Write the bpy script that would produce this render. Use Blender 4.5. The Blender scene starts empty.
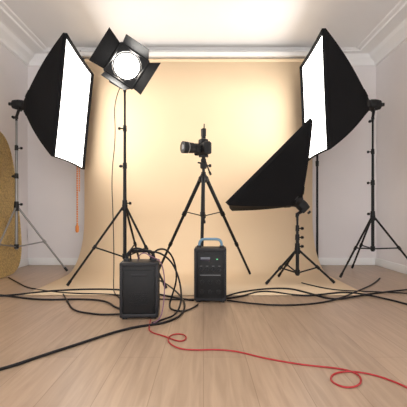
import bpy, bmesh, math, random
from mathutils import Vector, Matrix
random.seed(4)
sc = bpy.context.scene
sc.view_settings.view_transform = 'Standard'
V = Vector

# ---------------------------------------------------------------- materials
def mat(name, col, rough=0.5, metal=0.0, emit=None, es=0.0, noise=0.0, nscale=20, bump=0.0, spec=0.5, trans=False):
    m = bpy.data.materials.new(name); m.use_nodes = True
    nt = m.node_tree; b = nt.nodes['Principled BSDF']
    b.inputs['Base Color'].default_value = (*col, 1)
    b.inputs['Roughness'].default_value = rough
    b.inputs['Metallic'].default_value = metal
    b.inputs['Specular IOR Level'].default_value = spec
    if emit:
        b.inputs['Emission Color'].default_value = (*emit, 1)
        b.inputs['Emission Strength'].default_value = es
    if noise or bump:
        tc = nt.nodes.new('ShaderNodeTexCoord'); n = nt.nodes.new('ShaderNodeTexNoise')
        n.inputs['Scale'].default_value = nscale; n.inputs['Detail'].default_value = 4
        nt.links.new(tc.outputs['Object'], n.inputs['Vector'])
        if noise:
            r = nt.nodes.new('ShaderNodeValToRGB')
            r.color_ramp.elements[0].position = .3; r.color_ramp.elements[1].position = .7
            r.color_ramp.elements[0].color = (*[c*(1-noise) for c in col], 1)
            r.color_ramp.elements[1].color = (*[min(1, c*(1+noise)) for c in col], 1)
            nt.links.new(n.outputs['Fac'], r.inputs['Fac']); nt.links.new(r.outputs['Color'], b.inputs['Base Color'])
        if bump:
            bp = nt.nodes.new('ShaderNodeBump'); bp.inputs['Strength'].default_value = bump; bp.inputs['Distance'].default_value = .01
            nt.links.new(n.outputs['Fac'], bp.inputs['Height']); nt.links.new(bp.outputs['Normal'], b.inputs['Normal'])
    return m

M_wall = mat('wall_paint', (.84,.80,.80), .8, noise=.015, nscale=3)
M_ceil = mat('ceiling_paint', (.94,.935,.93), .8, noise=.008, nscale=3)
M_trim = mat('trim_white', (.94,.935,.93), .5, noise=.008)
M_paper = mat('backdrop_paper', (.82,.635,.43), .8, noise=.012, nscale=2, spec=.2)
M_roll = mat('roll_tube_white', (.80,.79,.77), .5, noise=.01)
M_black = mat('black_metal', (.008,.008,.009), .4, .2, noise=.1, spec=.3)
M_fabric = mat('black_fabric', (.008,.008,.009), .8, noise=.2, nscale=150, bump=.1, spec=.12)
M_plastic = mat('black_plastic', (.011,.011,.012), .5, noise=.1, nscale=60, spec=.25)
M_dark = mat('dark_grey_plastic', (.022,.022,.025), .5, noise=.1, nscale=60, spec=.25)
M_steel = mat('brushed_steel', (.45,.44,.43), .35, .9, noise=.05)
M_grey = mat('grey_metal', (.24,.235,.23), .4, .6, noise=.05)
M_gold = mat('gold_fabric', (.50,.36,.15), .5, .5, noise=.35, nscale=60, bump=.8)
M_diff = mat('white_diffuser', (.9,.9,.9), .8, emit=(1,.97,.93), es=4.6, noise=.005)
M_diff2 = mat('white_diffuser_low', (.9,.9,.9), .8, emit=(1,.95,.88), es=1.5, noise=.005)
M_lamp = mat('lamp_glow', (1,1,1), .5, emit=(1,.96,.88), es=18)
M_refl = mat('reflector_bowl', (.9,.88,.85), .25, .9, emit=(1,.93,.82), es=.5)
M_red = mat('red_rubber', (.36,.015,.02), .45, noise=.1)
M_rub = mat('cable_rubber', (.008,.008,.010), .5, noise=.1, spec=.25)
M_blue = mat('blue_handle', (.14,.27,.38), .4, noise=.05)
M_orange = mat('orange_chain', (.75,.25,.05), .5, noise=.1)
M_glass = mat('lens_glass', (.01,.012,.03), .05, spec=.8)
M_led = mat('green_led', (.1,.5,.2), .4, emit=(.2,.9,.4), es=.6)
M_label = mat('grey_label', (.16,.16,.17), .5)
M_purple = mat('mauve_cable', (.20,.10,.16), .5)

def floor_mat():
    m = bpy.data.materials.new('laminate_floor'); m.use_nodes = True
    nt = m.node_tree; b = nt.nodes['Principled BSDF']; L = nt.links.new; N = nt.nodes.new
    tc = N('ShaderNodeTexCoord'); mp = N('ShaderNodeMapping')
    mp.inputs['Rotation'].default_value = (0,0,math.radians(90))
    L(tc.outputs['Object'], mp.inputs['Vector'])
    br = N('ShaderNodeTexBrick')
    br.inputs['Scale'].default_value = 1; br.inputs['Brick Width'].default_value = 1.25; br.inputs['Row Height'].default_value = .19
    br.inputs['Mortar Size'].default_value = .0014; br.inputs['Mortar Smooth'].default_value = .1; br.offset = .37
    br.inputs['Color1'].default_value = (.40,.285,.20,1); br.inputs['Color2'].default_value = (.45,.32,.225,1)
    br.inputs['Mortar'].default_value = (.28,.19,.125,1)
    L(mp.outputs['Vector'], br.inputs['Vector'])
    m2 = N('ShaderNodeMapping'); m2.inputs['Scale'].default_value = (16,1.1,1)
    L(tc.outputs['Object'], m2.inputs['Vector'])
    n = N('ShaderNodeTexNoise'); n.inputs['Scale'].default_value = 2.2; n.inputs['Detail'].default_value = 9; n.inputs['Distortion'].default_value = .8
    L(m2.outputs['Vector'], n.inputs['Vector'])
    r = N('ShaderNodeValToRGB'); r.color_ramp.elements[0].position=.32; r.color_ramp.elements[1].position=.70
    r.color_ramp.elements[0].color=(.82,.80,.77,1); r.color_ramp.elements[1].color=(1.06,1.06,1.06,1)
    L(n.outputs['Fac'], r.inputs['Fac'])
    mx = N('ShaderNodeMix'); mx.data_type='RGBA'; mx.blend_type='MULTIPLY'; mx.inputs[0].default_value=1
    L(br.outputs['Color'], mx.inputs[6]); L(r.outputs['Color'], mx.inputs[7]); L(mx.outputs[2], b.inputs['Base Color'])
    b.inputs['Roughness'].default_value = .34
    bp = N('ShaderNodeBump'); bp.inputs['Strength'].default_value=.05; bp.inputs['Distance'].default_value=.01
    L(n.outputs['Fac'], bp.inputs['Height']); L(bp.outputs['Normal'], b.inputs['Normal'])
    return m
M_floor = floor_mat()

# ---------------------------------------------------------------- helpers
def link(o, parent=None):
    sc.collection.objects.link(o)
    if parent: 
        o.parent = parent
        o.matrix_parent_inverse = Matrix.Translation(-parent.location)
    return o
def root(name, loc):
    e = bpy.data.objects.new(name, None); e.empty_display_size=.1; e.location = loc
    sc.collection.objects.link(e); return e
def mesh(name, verts, faces, m, parent=None, smooth=False):
    me = bpy.data.meshes.new(name); me.from_pydata([tuple(v) for v in verts], [], faces); me.materials.append(m)
    bm = bmesh.new(); bm.from_mesh(me); bmesh.ops.recalc_face_normals(bm, faces=bm.faces); bm.to_mesh(me); bm.free()
    if smooth:
        for p in me.polygons: p.use_smooth = True
    return link(bpy.data.objects.new(name, me), parent)
def frame(d, up=V((0,0,1))):
    d = V(d).normalized(); 
    if abs(d.dot(up))>.98: up = V((0,1,0))
    u = up.cross(d).normalized(); v = d.cross(u).normalized()
    return u, v, d
def lathe_verts(a, b, prof, n=20):
    a=V(a); u,v,d = frame(V(b)-a); vs=[]; fs=[]
    for t,r in prof:
        for i in range(n):
            an=2*math.pi*i/n; vs.append(a+d*t+u*(r*math.cos(an))+v*(r*math.sin(an)))
    k=len(prof)
    for j in range(k-1):
        for i in range(n):
            fs.append((j*n+i, j*n+(i+1)%n, (j+1)*n+(i+1)%n, (j+1)*n+i))
    fs.append(tuple(range(n))); fs.append(tuple((k-1)*n+i for i in range(n)))
    return vs, fs
def autosm(o, ang=35):
    me=o.data
    for p in me.polygons: p.use_smooth=True
    bm=bmesh.new(); bm.from_mesh(me)
    for e in bm.edges:
        if len(e.link_faces)==2 and e.calc_face_angle(0)>math.radians(ang): e.smooth=False
    bm.to_mesh(me); bm.free()
def lathe(name, a, b, prof, m, parent=None, n=20):
    vs,fs = lathe_verts(a,b,prof,n); o = mesh(name,vs,fs,m,parent); autosm(o); return o
def tubes(name, segs, m, parent=None, n=12):
    vs=[];fs=[]
    for s in segs:
        a,b,r1,r2 = s; L=(V(b)-V(a)).length; c=min(r1,r2)*.15
        v2,f2 = lathe_verts(a,b,[(0,r1-c),(c,r1),(L-c,r2),(L,r2-c)],n)
        k=len(vs); vs+=v2; fs+=[tuple(i+k for i in f) for f in f2]
    o=mesh(name,vs,fs,m,parent); autosm(o); return o
def box(name, c, size, m, parent=None, bev=.004, R=None, seg=2):
    bm=bmesh.new(); bmesh.ops.create_cube(bm,size=1)
    for v in bm.verts: v.co = V((v.co.x*size[0], v.co.y*size[1], v.co.z*size[2]))
    if bev: bmesh.ops.bevel(bm, geom=bm.edges[:], offset=bev, segments=seg, affect='EDGES', profile=.5)
    if R is not None: bmesh.ops.transform(bm, matrix=R.to_4x4(), verts=bm.verts)
    bmesh.ops.translate(bm, vec=V(c), verts=bm.verts)
    me=bpy.data.meshes.new(name); bm.to_mesh(me); bm.free(); me.materials.append(m)
    o=link(bpy.data.objects.new(name,me),parent); autosm(o); return o
def cable(name, pts, r, m, parent=None):
    cu=bpy.data.curves.new(name,'CURVE'); cu.dimensions='3D'; cu.bevel_depth=r; cu.bevel_resolution=3; cu.resolution_u=10; cu.use_fill_caps=True
    s=cu.splines.new('NURBS'); s.points.add(len(pts)-1)
    for p,q in zip(s.points,pts): p.co=(*q,1)
    s.order_u=3; s.use_endpoint_u=True
    cu.materials.append(m)
    o=bpy.data.objects.new(name,cu); sc.collection.objects.link(o)
    dg=bpy.context.evaluated_depsgraph_get(); me=bpy.data.meshes.new_from_object(o.evaluated_get(dg)); me.name=name
    bpy.data.objects.remove(o)
    for p in me.polygons: p.use_smooth=True
    return link(bpy.data.objects.new(name,me),parent)

# ---------------------------------------------------------------- room shell
XL,XR,YB,YF,ZC = -2.2,2.16,4.75,-.6,2.66
box('floor', (0,(YB+YF)/2,-.05), (XR-XL+.4,YB-YF+.4,.1), M_floor, bev=0)
box('ceiling', (0,(YB+YF)/2,ZC+.05), (XR-XL+.4,YB-YF+.4,.1), M_ceil, bev=0)
box('wall_left', (XL-.05,(YB+YF)/2,ZC/2), (.1,YB-YF,ZC), M_wall, bev=0)
box('wall_right', (XR+.05,(YB+YF)/2,ZC/2), (.1,YB-YF,ZC), M_wall, bev=0)
box('wall_back', (0,YB+.05,ZC/2), (XR-XL+.2,.1,ZC), M_wall, bev=0)
prof=[(0,2.49),(.025,2.495),(.03,2.53),(.05,2.55),(.09,2.58),(.11,2.62),(.13,2.625),(.24,2.628),(.25,2.645),(.29,2.65),(.30,2.66),(0,2.66)]
def cornice(name, side):
    vs=[]; n=len(prof)
    for e in (0,1):
        for d,z in prof:
            if side=='l': vs.append((XL+d, YF if e==0 else YB, z))
            if side=='r': vs.append((XR-d, YF if e==0 else YB, z))
            if side=='b': vs.append((XL if e==0 else XR, YB-d*.45, z))
    fs=[(i,(i+1)%n,n+(i+1)%n,n+i) for i in range(n)]+[tuple(range(n)),tuple(range(n,2*n))]
    mesh(name,vs,fs,M_trim)
cornice('trim_1','l'); cornice('trim_2','r'); cornice('trim_3','b')
def baseboard(name,c,s): box(name,c,s,M_trim,bev=.004)
baseboard('baseboard_left',(XL+.009,(YB+YF)/2,.045),(.018,YB-YF,.09))
baseboard('baseboard_right',(XR-.009,(YB+YF)/2,.045),(.018,YB-YF,.09))
baseboard('baseboard_back',((XL+XR)/2,YB-.009,.045),(XR-XL-.04,.018,.09))

# ---------------------------------------------------------------- backdrop
bx0,bx1=-1.41,1.29
r_=root('paper_backdrop',(-.06,4.5,0))
pr=[(4.5,2.44),(4.5,1.9),(4.5,1.2),(4.5,.6)]
for i in range(1,17):
    a=math.pi/2*i/16; pr.append((4.5-.6+.6*math.cos(a), .6-.6*math.sin(a)+.004))
pr+=[(3.5,.004),(2.98,.004)]
vs=[];fs=[]
for (y,z) in pr:
    vs+= [(bx0,y,z),((bx0+bx1)/2,y,z),(bx1,y,z)]
for i in range(len(pr)-1):
    for j in (0,1): fs.append((3*i+j,3*i+j+1,3*i+j+4,3*i+j+3))
o=mesh('paper_sweep',vs,fs,M_paper,r_,True)
md=o.modifiers.new('s','SOLIDIFY'); md.thickness=.002
lathe('paper_roll',(bx0,4.53,2.455),(bx1,4.53,2.455),[(0,.034),(bx1-bx0,.034)],M_paper,r_)
tubes('roll_core',[((bx0-.06,4.53,2.455),(bx1+.06,4.53,2.455),.02,.02)],M_grey,r_)
box('roller_cassette',((bx0+bx1)/2,4.50,2.525),(bx1-bx0+.12,.07,.055),M_roll,r_,.010)
tubes('upper_roller',[((bx0-.06,4.60,2.50),(bx1+.06,4.60,2.50),.022,.022)],M_grey,r_)
for i,x in enumerate((bx0-.05,bx1+.05)):
    box('roll_bracket_%d'%i,(x,4.62,2.50),(.012,.26,.15),M_grey,r_,.003)
# support pole
sp=root('backdrop_support_pole',(1.335,4.52,0))
tubes('pole',[((1.335,4.46,.02),(1.335,4.46,2.40),.014,.012)],M_black,sp)
lathe('pole_base',(1.335,4.46,0),(1.335,4.46,.1),[(0,.06),(.012,.06),(.02,.03),(.05,.02)],M_black,sp)
lathe('pole_knob',(1.335,4.46,1.2),(1.335,4.46,1.3),[(0,.018),(.06,.02)],M_black,sp)
# pull chain
pc=root('backdrop_pull_chain',(-1.49,4.46,2.3))
segs=[]; z=2.44
while z>.50:
    segs.append(((-1.49,4.48,z),(-1.49,4.48,z-.022),.009,.009)); z-=.028
z=2.44
while z>.9:
    segs.append(((-1.465,4.48,z),(-1.465,4.48,z-.022),.006,.006)); z-=.028
tubes('chain_links',segs,M_orange,pc,6)
tubes('chain_cord',[((-1.49,4.48,2.5),(-1.49,4.48,.5),.002,.002),((-1.465,4.48,2.5),(-1.465,4.48,.9),.002,.002)],M_orange,pc,6)
lathe('chain_weight',(-1.49,4.48,.42),(-1.49,4.48,.52),[(0,.012),(.02,.02),(.07,.02),(.1,.006)],M_orange,pc)

# ---------------------------------------------------------------- light stands
def stand(par, x, y, h, ztop, zlow, R, angs, m, mk=M_black, s=1.0):
    P=lambda dx,dy,z: (x+dx,y+dy,z)
    secs=[]; n=3; z0=zlow-.03; 
    hs=[ztop+.05+(h-ztop-.05)*k/n for k in range(n+1)]
    rad=[.0165*s,.0135*s,.0105*s,.008*s]
    secs.append((P(0,0,z0),P(0,0,hs[0]),rad[0],rad[0]))
    for k in range(n): secs.append((P(0,0,hs[k]),P(0,0,hs[k+1]),rad[k],rad[k]*.97))
    tubes('column',secs,m,par)
    col=[(P(0,0,ztop-.03),P(0,0,ztop+.03),.026*s,.026*s),(P(0,0,zlow-.02),P(0,0,zlow+.025),.024*s,.024*s)]
    for k in range(n):
        col.append((P(0,0,hs[k]-.035),P(0,0,hs[k]+.02),rad[k]+.008,rad[k]+.006))
        a=random.choice([.3,2.6,3.4]); dx,dy=math.cos(a),math.sin(a)*.6
        col.append((P(dx*.012,dy*.012,hs[k]-.01),P(dx*.045,dy*.045,hs[k]-.01),.006,.006))
        col.append((P(dx*.040,dy*.040,hs[k]-.01),P(dx*.062,dy*.062,hs[k]-.01),.015,.012))
    col.append((P(0,0,h-.02),P(0,0,h+.03),.012,.010))
    tubes('collars_and_knobs',col,mk,par)
    legs=[];br=[];ft=[]
    for a in angs:
        a=math.radians(a); c,s_=math.cos(a),math.sin(a)
        A=V(P(.02*c,.02*s_,ztop)); B=V(P(R*c,R*s_,.014))
        legs.append((A,B,.0105*s,.0095*s))
        C=A.lerp(B,.52); D=V(P(.02*c,.02*s_,zlow))
        br.append((D,C,.007*s,.007*s))
        br.append((C-(B-A).normalized()*.02,C+(B-A).normalized()*.02,.015*s,.015*s))
        ft.append((B-(B-A).normalized()*.05,B,.013*s,.0135*s))
    tubes('legs',legs,m,par); tubes('braces',br,m,par); tubes('rubber_feet',ft,M_black,par)

# ---------------------------------------------------------------- softbox
def softbox(par, C, u, v, W, H, apex, ring, mdiff, bulge=.05, lip=.035):
    C=V(C);u=V(u).normalized();v=V(v).normalized()
    n=u.cross(v).normalized(); apex=V(apex)
    if (C-apex).dot(n)<0: n=-n
    F=[C+u*(sx*W/2)+v*(sy*H/2) for sx,sy in ((-1,-1),(1,-1),(1,1),(-1,1))]
    G=[apex+u*(sx*ring)+v*(sy*ring) for sx,sy in ((-1,-1),(1,-1),(1,1),(-1,1))]
    outs=[-v,u,v,-u]; vs=[];fs=[]; K=10; J=8
    for s in range(4):
        a0,a1=G[s],G[(s+1)%4]; b0,b1=F[s],F[(s+1)%4]; base=len(vs)
        e0=(b0-C).normalized(); e1=(b1-C).normalized()
        for k in range(K+1):
            t=k/K
            p0=a0.lerp(b0,t)+e0*(bulge*1.25*math.sin(math.pi*t)); p1=a1.lerp(b1,t)+e1*(bulge*1.25*math.sin(math.pi*t))
            for j in range(J+1):
                w=j/J; q=p0.lerp(p1,w)-outs[s]*(.02*math.sin(math.pi*w)*math.sin(math.pi*min(1,t*1.0)))
                q=q-outs[s]*(.012*math.sin(math.pi*w)*t)
                vs.append(q)
        for j in range(J+1):
            w=j/J; vs.append(b0.lerp(b1,w)+n*lip-outs[s]*(.012*math.sin(math.pi*w)))
        for k in range(K+1):
            for j in range(J):
                i=base+k*(J+1)+j; fs.append((i,i+1,i+J+2,i+J+1))
    o=mesh('fabric_shell',vs,fs,M_fabric,par,True)
    bm=bmesh.new(); bm.from_mesh(o.data); bmesh.ops.remove_doubles(bm,verts=bm.verts,dist=.0015)
    for e in bm.edges:
        if len(e.link_faces)==2 and e.calc_face_angle(0)>math.radians(35): e.smooth=False
    bm.to_mesh(o.data); bm.free()
    md=o.modifiers.new('s','SOLIDIFY'); md.thickness=.004
    vs=[];fs=[];N=10
    for i in range(N+1):
        for j in range(N+1):
            a,b=i/N*2-1,j/N*2-1
            q=C+u*(a*(W/2-.012)*(1-.02*(1-b*b)))+v*(b*(H/2-.012)*(1-.02*(1-a*a)))+n*(.012*(1-a*a)*(1-b*b)+.004)
            vs.append(q)
    for i in range(N):
        for j in range(N):
            k=i*(N+1)+j; fs.append((k,k+1,k+N+2,k+N+1))
    mesh('front_diffuser',vs,fs,mdiff,par,True)
    tubes('corner_seams',[(G[i].lerp(F[i],.02)+(F[i]-C).normalized()*.004, G[i]+(F[i]-G[i])*.12+(F[i]-C).normalized()*bulge*.45,.006,.005) for i in range(4)],M_black,par,8)
    return n

def head(par, apex, n, L, r, x, y, zt):
    apex=V(apex); b=apex-n*L
    lathe('flash_head',apex+n*.03,b,[(0,r*1.5),(.025,r*1.55),(.04,r*1.25),(.06,r),(L*.5,r),(L*.5+.005,r*1.06),(L-.02,r*1.06),(L+.01,r*.95),(L+.03,r*.85)],M_plastic,par,24)
    lathe('speed_ring',apex+n*.045,apex-n*.1,[(0,r*1.3),(.005,r*1.75),(.02,r*1.75),(.026,r*1.3)],M_black,par,24)
    u,v,d=frame(n)
    top=V((x,y,zt)); mid=apex-n*(L*.55)
    tubes('tilt_bracket',[(top,top+V((0,0,.03)),.017,.017),(top+V((0,0,.02)),mid-V((0,0,r*.9)),.014,.016),
        (mid-V((0,0,r*.9))-u*.05,mid-V((0,0,r*.9))+u*.05,.012,.012),(top+u*.0,top-u*.07,.006,.006),(top-u*.06,top-u*.09,.016,.013)],M_black,par)
    lathe('rear_dial',b-n*.02,b-n*.1,[(0,r*.35),(.02,r*.33)],M_dark,par)

# left key softbox
A=root('softbox_light',(-1.95,3.96,0))
ap=V((-1.84,3.95,1.765))
n=softbox(A,(-1.32,3.86,1.70),(-.05,1,0),(.095,.005,1),1.0,1.10,ap,.06,M_diff,bulge=.028)
head(A,ap,n,.14,.05,-1.95,3.96,1.63)
stand(A,-1.95,3.96,1.63,.70,.30,.50,(25,150,262),M_grey)
# right key softbox
B=root('softbox_light.001',(1.78,3.95,0))
ap=V((1.68,3.92,1.76))
n=softbox(B,(1.13,3.85,1.765),(.03,1,0),(-.04,0,1),.9,1.08,ap,.06,M_diff,bulge=.028)
head(B,ap,n,.14,.055,1.76,3.95,1.62)
stand(B,1.76,3.95,1.62,.60,.28,.45,(-25,95,205),M_black)
# low softbox aimed up at the backdrop
Cc=root('low_softbox_light',(.87,3.52,0))
ap=V((.885,3.58,.76))
n=softbox(Cc,(.62,3.60,1.06),(.09,.72,-.05),(1,0,1),.66,1.03,ap,.06,M_diff2,bulge=.012)
head(Cc,ap,n,.12,.05,.87,3.52,.62)
stand(Cc,.87,3.52,.60,.30,.10,.33,(-10,110,200),M_black)

# ---------------------------------------------------------------- studio spotlight w/ barn doors
S=root('studio_spotlight',(-.725,3.5,0))
stand(S,-.725,3.5,1.78,.70,.25,.50,(200,-35,80),M_black)
f=V((.12,-1,-.10)).normalized(); roll=math.radians(-32)
rt=f.cross(V((0,0,1))).normalized()*-1
if rt.x<0: rt=-rt
up=V((0,0,1))-f*V((0,0,1)).dot(f); up.normalize()
R2=lambda a,b:( rt*(a*math.cos(roll)-b*math.sin(roll)) + up*(a*math.sin(roll)+b*math.cos(roll)) )
c0=V((-.69,3.42,1.97))
lathe('lamp_housing',c0-f*.20,c0,[(0,.05),(.01,.07),(.07,.085),(.10,.125),(.17,.14),(.20,.15),(.205,.15)],M_plastic,S,32)
vs=[];fs=[];nn=32
rings=[(.012,.150),(.012,.135),(-.0,.12),(-.03+.035,.09),(.007,.06)]
for k,(t,r) in enumerate(rings):
    for i in range(nn):
        a=2*math.pi*i/nn; vs.append(c0+f*t+rt*(r*math.cos(a))+up*(r*math.sin(a)))
for k in range(len(rings)-1):
    for i in range(nn): fs.append((k*nn+i,k*nn+(i+1)%nn,(k+1)*nn+(i+1)%nn,(k+1)*nn+i))
mesh('reflector',vs,fs,M_refl,S,True)
lathe('lamp_lens',c0+f*.006,c0+f*.1,[(0,.112),(.006,.110),(.014,.08),(.018,.03)],M_lamp,S,32)
sq=.145
def slab(name, pts, th, m):
    nrm=(pts[1]-pts[0]).cross(pts[2]-pts[1]).normalized()*th
    k=len(pts); vs=pts+[p+nrm for p in pts]
    fs=[tuple(range(k)),tuple(range(k,2*k))]+[(i,(i+1)%k,(i+1)%k+k,i+k) for i in range(k)]
    return mesh(name,vs,fs,m,S)
fb=c0+f*.015
corn=[R2(-sq,-sq),R2(sq,-sq),R2(sq,sq),R2(-sq,sq)]
tubes('door_frame',[(fb+corn[i],fb+corn[(i+1)%4],.009,.009) for i in range(4)],M_black,S,8)
for i in range(4):   # corner webs closing the square frame around the round lens
    a=corn[i]; p=[]
    base=math.atan2((-1,-1,1,1)[i],(-1,1,1,-1)[i])
    arc=[R2(.13*math.cos(base+math.radians(d)),.13*math.sin(base+math.radians(d))) for d in (-42,-21,0,21,42)]
    slab('frame_web_%d'%(i+1),[fb+a]+[fb+q for q in arc],.003,M_black)
ang=[64,50,70,50]; dirs=[(0,-1),(1,0),(0,1),(-1,0)]; lens=[.14,.16,.14,.17]
for i in range(4):
    th=math.radians(ang[i]); od=R2(*dirs[i]); ex=od*math.cos(th)+f*math.sin(th)
    side=R2(dirs[i][1],-dirs[i][0]); h0=fb+od*(sq+.006)
    w0=.135; w1=.165 if i%2 else .115
    slab('barn_door_%d'%(i+1),[h0-side*w0,h0+side*w0,h0+ex*lens[i]+side*w1,h0+ex*lens[i]-side*w1],.003,M_fabric if i%2 else M_dark)
yk=[]
pl=c0-f*.09
e1=pl-rt*.165; e2=pl+rt*.165
l1=V((e1.x,3.5,1.86)); l2=V((e2.x,3.5,1.86))
yk=[(e1,l1,.007,.007),(e2,l2,.007,.007),(l1,V((-.76,3.5,1.80)),.007,.007),(l2,V((-.69,3.5,1.80)),.007,.007),(V((-.76,3.5,1.80)),V((-.69,3.5,1.80)),.01,.01),
    (e1-rt*.03,e1+rt*.04,.012,.012),(e2+rt*.03,e2-rt*.04,.012,.012),(V((-.725,3.5,1.77)),V((-.725,3.5,1.83)),.015,.015)]
tubes('yoke',yk,M_black,S)
cable('lamp_cord',[(-.76,3.55,1.86),(-.83,3.5,1.70),(-.80,3.47,1.35),(-.84,3.46,1.0),(-.82,3.45,.6),(-.80,3.40,.2),(-.76,3.2,.009),(-.70,3.0,.009),(-.60,2.8,.006),(-.5,2.60,.006)],.004,M_rub,S)

# ---------------------------------------------------------------- tripod + camera
T=root('camera_tripod',(0,3.6,0))
tx,ty,za=0.0,3.62,.98
legs=[];cl=[];ft=[]
for a in (36,144,268):
    c,s=math.cos(math.radians(a)),math.sin(math.radians(a))
    A_=V((tx+.035*c,ty+.035*s,za)); B_=V((tx+.60*c,ty+.56*s,.016 if a<200 else .012))
    p1=A_.lerp(B_,.36); p2=A_.lerp(B_,.68)
    legs+=[(A_,p1,.018,.018),(p1,p2,.0145,.0145),(p2,B_,.012,.012)]
    d=(B_-A_).normalized()
    cl+=[(p1-d*.03,p1+d*.012,.023,.022),(p2-d*.03,p2+d*.012,.019,.018),(A_-d*.01,A_+d*.05,.021,.018)]
    ft.append((B_-d*.04,B_,.013,.012))
    cl.append((V((tx,ty,.62)),A_.lerp(B_,.33),.005,.005))
tubes('legs',legs,M_plastic,T); tubes('leg_clamps',cl,M_black,T); tubes('rubber_feet',ft,M_black,T)
tubes('center_column',[((tx,ty,.55),(tx,ty,1.10),.014,.014),((tx,ty,.55),(tx,ty,.58),.02,.02),((tx,ty,.60),(tx,ty,.64),.022,.022)],M_dark,T)
lathe('spider',(tx,ty,.94),(tx,ty,1.1),[(0,.03),(.01,.045),(.05,.048),(.07,.03),(.09,.022),(.10,.022)],M_black,T)
lathe('ball_head',(tx,ty,1.07),(tx,ty,1.2),[(0,.02),(.01,.032),(.05,.032),(.06,.022),(.075,.026),(.09,.026),(.10,.018),(.115,.018)],M_plastic,T)
tubes('head_knobs',[((tx,ty,1.10),(tx+.065,ty-.01,1.10),.006,.006),((tx+.05,ty-.01,1.10),(tx+.075,ty-.01,1.10),.016,.014),((tx,ty,1.12),(tx-.055,ty-.01,1.13),.009,.008),
   ((tx+.02,ty-.02,1.14),(tx+.06,ty+.10,1.05),.006,.008),((tx+.06,ty+.10,1.05),(tx+.07,ty+.13,1.03),.012,.012)],M_black,T)
box('quick_release_plate',(tx,ty,1.192),(.09,.06,.018),M_black,T,.003)
K=root('dslr_camera',(tx,ty,1.27))
th=math.radians(-62)
Rz=Matrix.Rotation(th,3,'Z')
Lc=lambda x,y,z: V((tx,ty,1.262))+(Rz@V((x,y,z)))*1.15
def kb(name,c,s,m,bev=.008): box(name,Lc(*c),tuple(q*1.15 for q in s),m,K,bev,Rz,3)
kb('body',(0,.005,0),(.150,.070,.100),M_plastic,.016)
kb('grip',(-.062,-.03,-.005),(.032,.04,.09),M_fabric,.012)
kb('prism_housing',(0,-.002,.058),(.066,.066,.045),M_plastic,.014)
kb('eyepiece',(0,.045,.052),(.036,.02,.026),M_fabric,.006)
kb('rear_screen',(0,.042,-.008),(.085,.006,.058),M_glass,.002)
kb('hot_shoe',(0,.0,.083),(.022,.026,.006),M_grey,.001)
lathe('mode_dial',Lc(.05,0,.045),Lc(.05,0,.1),[(0,.016),(.014,.016),(.016,.014)],M_dark,K)
lathe('shutter_button',Lc(-.06,-.03,.04),Lc(-.06,-.03,.1),[(0,.01),(.012,.009)],M_steel,K)
lathe('lens_barrel',Lc(0,-.03,-.002),Lc(0,-.3,-.002),[(0,.040),(.02,.044),(.022,.047),(.06,.047),(.062,.043),(.075,.043),(.077,.049),(.125,.050),(.128,.053),(.185,.056),(.186,.048)],M_plastic,K,32)
lathe('lens_glass',Lc(0,-.185,-.002),Lc(0,-.3,-.002),[(0,.046),(.008,.028),(.010,.01)],M_glass,K,24)
lathe('lens_ring',Lc(0,-.145,-.002),Lc(0,-.3,-.002),[(0,.052),(.001,.0560),(.004,.0560),(.005,.052)],M_steel,K,32)
kb('flash_foot',(0,0,.095),(.026,.03,.022),M_plastic,.003)
kb('trigger_unit',(0,0,.135),(.04,.032,.065),M_plastic,.006)
kb('trigger_screen',(0,.017,.14),(.026,.004,.03),M_label,.001)
tubes('antenna',[(Lc(.01,0,.165),Lc(.012,0,.205),.006,.005)],M_black,K)

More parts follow.
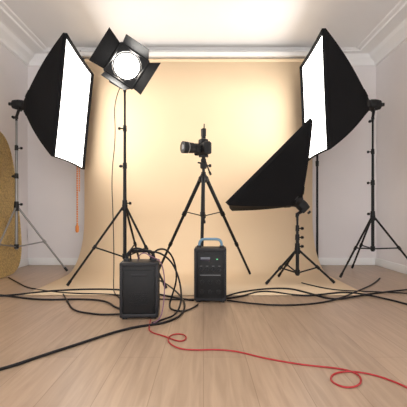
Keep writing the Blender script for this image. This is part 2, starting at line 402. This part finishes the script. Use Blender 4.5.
# ---------------------------------------------------------------- power packs
def pack(name, x, y, w, d, h, rot, handle, variant):
    P_=root(name,(x,y,0)); R=Matrix.Rotation(math.radians(rot),3,'Z')
    L_=lambda a,b,c: V((x,y,0))+R@V((a,b,c))
    def pb(n_,c,s,m,bev=.003): return box(n_,L_(*c),s,m,P_,bev,R)
    pb('case',(0,0,h/2+.012),(w-.012,d-.012,h-.03),M_plastic,.012)
    for i,(sx,sy) in enumerate(((-1,-1),(1,-1),(1,1),(-1,1))):
        pb('corner_rail_%d'%i,(sx*(w/2-.009),sy*(d/2-.009),h/2+.012),(.018,.018,h-.012),M_dark,.005)
        pb('foot_%d'%i,(sx*(w/2-.03),sy*(d/2-.03),.006),(.03,.03,.012),M_black,.002)
    pb('base_cap',(0,0,.024),(w,d,.024),M_dark,.006)
    pb('top_cap',(0,0,h-.004),(w,d,.022),M_dark,.006)
    fy=-d/2
    if variant==0:
        pb('front_panel',(0,fy+.004,h*.5),(w-.05,.012,h-.08),M_plastic,.003)
        for i in range(7): pb('vent_%d'%i,(0,fy-.002,h*.28+i*.012),(w*.5,.004,.004),M_black,.001)
        pb('badge',(0,fy-.003,h*.80),(w*.4,.003,.016),M_dark,.001)
        for i in range(6): pb('side_vent_%d'%i,(w/2-.004,0,h*.35+i*.016),(.006,d*.5,.006),M_black,.001)
    else:
        pb('front_panel',(0,fy+.004,h*.5),(w-.05,.012,h-.06),M_plastic,.003)
        for i in range(3):
            for j in range(2):
                lathe('socket_%d%d'%(i,j),L_(-.06+i*.06,fy,h*.20+j*.07),L_(-.06+i*.06,fy-.1,h*.20+j*.07),[(0,.019),(.006,.019),(.007,.013),(.004,.012)],M_plastic,P_)
        for i in range(4):
            lathe('knob_%d'%i,L_(-.066+i*.044,fy,h*.62),L_(-.066+i*.044,fy-.1,h*.62),[(0,.012),(.012,.010),(.014,.007)],M_dark,P_)
            pb('mark_%d'%i,(-.066+i*.044,fy-.003,h*.69),(.018,.002,.004),M_label,.0005)
        pb('display',(-.035,fy-.003,h*.82),(.07,.004,.030),M_glass,.001)
        pb('status_light',(.05,fy-.003,h*.82),(.012,.004,.006),M_led,.0005)
        pb('label_strip',(0,fy-.003,h*.52),(.15,.002,.006),M_label,.0005)
    hw=w*.36; hz=h+.004; hh=.065
    pts=[(-hw,hz),(-hw,hz+hh*.5),(-hw*.86,hz+hh*.88),(-hw*.6,hz+hh),(0,hz+hh),(hw*.6,hz+hh),(hw*.86,hz+hh*.88),(hw,hz+hh*.5),(hw,hz)]
    cable('handle',[L_(a,0,b) for a,b in pts],.010,handle,P_)
    for i,sx in enumerate((-1,1)): pb('handle_mount_%d'%i,(sx*hw,0,h+.012),(.034,.04,.02),M_dark,.004)
    return P_
p1=pack('flash_power_pack',-.40,2.41,.235,.20,.340,4,M_plastic,0)
p2=pack('flash_power_pack.001',.052,2.85,.235,.20,.385,-2,M_blue,1)

cable('coiled_lead_1',[(-.46,2.41,.35),(-.47,2.39,.415),(-.41,2.37,.435),(-.35,2.39,.405),(-.28,2.43,.40),(-.20,2.47,.33),(-.15,2.47,.20),(-.14,2.44,.08),(-.17,2.38,.012),(-.24,2.30,.007),(-.30,2.22,.007)],.006,M_rub,p1)
cable('coiled_lead_2',[(-.34,2.41,.35),(-.32,2.42,.41),(-.25,2.50,.42),(-.20,2.58,.34),(-.18,2.62,.20),(-.22,2.66,.07),(-.24,2.62,.007),(-.20,2.50,.007),(-.10,2.48,.007),(-.04,2.66,.007)],.006,M_rub,p1)
cable('sync_lead',[(-.415,2.41,.35),(-.405,2.35,.385),(-.365,2.33,.41),(-.325,2.33,.385),(-.27,2.37,.355),(-.248,2.37,.29),(-.24,2.36,.20),(-.245,2.33,.08),(-.26,2.27,.006),(-.30,2.21,.005)],.0035,M_purple,p1)

# ---------------------------------------------------------------- floor cables
def fc(name,pts,r=.006,m=M_rub): return cable(name,[(a,b,r+(.0005 if not(b>2.96 and -1.43<a<1.31) else .006)) for a,b in pts],r,m)
fc('power_cable',[(-1.05,1.36),(-.832,1.553),(-.733,1.703),(-.608,1.871),(-.483,2.05),(-.36,2.16),(-.22,2.22),(-.13,2.40),(-.13,2.75),(-.25,3.2),(-.45,3.7),(-.70,3.98)],.0068)
fc('power_cable.001',[(-2.1,3.15),(-1.633,3.0),(-1.208,2.80),(-.923,2.84),(-.75,2.80),(-.66,2.70),(-.60,2.58),(-.53,2.52)],.007)
fc('power_cable.002',[(-2.1,2.85),(-1.575,2.90),(-1.263,3.12),(-.874,3.2),(-.5,3.10),(-.30,2.96),(-.15,2.83),(-.07,2.80)],.007)
fc('power_cable.003',[(.175,2.86),(.28,2.90),(.488,3.15),(.747,2.93),(.95,2.98),(1.19,3.09),(1.40,2.80),(1.48,2.5),(1.60,2.2)],.007)
fc('power_cable.004',[(.17,2.92),(.3,3.1),(.706,3.26),(.85,3.0),(.960,2.79),(1.265,2.97),(1.718,3.2),(2.1,3.3)],.007)
fc('power_cable.005',[(.175,2.80),(.36,2.68),(.605,2.64),(.85,2.72),(1.05,2.88),(1.30,3.15),(1.55,3.45),(1.74,3.75)])
fc('power_cable.006',[(-1.10,2.98),(-.982,2.75),(-.86,2.50),(-.70,2.42),(-.62,2.40),(-.53,2.42)])
fc('power_cable.007',[(-1.95,3.80),(-1.7,3.5),(-1.5,3.25),(-1.1,3.02),(-.7,3.0),(-.3,2.80),(-.07,2.84)],.005)
fc('power_cable.008',[(.9,3.48),(1.0,3.25),(1.15,3.12),(1.5,3.10),(1.9,2.95),(2.1,2.8)],.005)
fc('red_sync_cable',[(-.319,2.30),(-.31,2.15),(-.290,2.058),(-.202,1.992),(-.118,1.90),(-.085,1.95),(-.10,2.02),(-.152,2.035),(-.185,1.98),(-.175,1.89),(-.112,1.80),(-.02,1.79),(.055,1.80),(.16,1.775),(.255,1.70),(.35,1.65),(.431,1.614),(.53,1.59),(.60,1.56),(.625,1.50),(.585,1.42),(.52,1.40),(.485,1.46),(.52,1.53),(.60,1.555),(.68,1.52),(.735,1.45),(.756,1.40),(.80,1.28)],.0036,M_red)

# ---------------------------------------------------------------- gold reflector leaning on left wall
G=root('gold_reflector',(-2.05,3.80,0))
vs=[];fs=[];nn=64
cen=V((-2.085,3.79,.77)); uy=V((0,1,0)); lean=V((-.08,0,.76)).normalized(); nx=uy.cross(lean).normalized()
for k in range(9):
    r=k/8
    for i in range(nn):
        a=2*math.pi*i/nn
        c=abs(math.cos(a))**.55*math.copysign(1,math.cos(a)); s=abs(math.sin(a))**.55*math.copysign(1,math.sin(a))
        vs.append(cen+uy*(.47*r*c)+lean*(.765*r*s)+nx*(.006*math.sin(9*a)*r*(1-r)*3))
for k in range(8):
    for i in range(nn): fs.append((k*nn+i,k*nn+(i+1)%nn,(k+1)*nn+(i+1)%nn,(k+1)*nn+i))
mesh('gold_cloth',vs,fs,M_gold,G,True)
rim=[vs[8*nn+i] for i in range(nn)]
tubes('hoop',[(rim[i],rim[(i+1)%nn],.007,.007) for i in range(nn)],M_gold,G,8)

# ---------------------------------------------------------------- lighting
w=bpy.data.worlds.new('World'); sc.world=w; w.use_nodes=True
w.node_tree.nodes['Background'].inputs[0].default_value=(1,.99,.98,1)
w.node_tree.nodes['Background'].inputs[1].default_value=2.9
sd=bpy.data.lights.new('spotlight_beam','SPOT'); sd.energy=25; sd.spot_size=math.radians(100); sd.spot_blend=.6; sd.shadow_soft_size=.08; sd.color=(1,.93,.82)
so=bpy.data.objects.new('spotlight_beam',sd); link(so,S); so.location=c0+f*.06; so.rotation_euler=f.to_track_quat('-Z','Y').to_euler()

# ---------------------------------------------------------------- camera
cd=bpy.data.cameras.new('camera'); cd.sensor_width=36; cd.lens=33.6; cd.shift_y=.0233
co=bpy.data.objects.new('camera',cd); sc.collection.objects.link(co)
co.location=(0,0,.65); co.rotation_euler=(math.radians(90),0,0); sc.camera=co
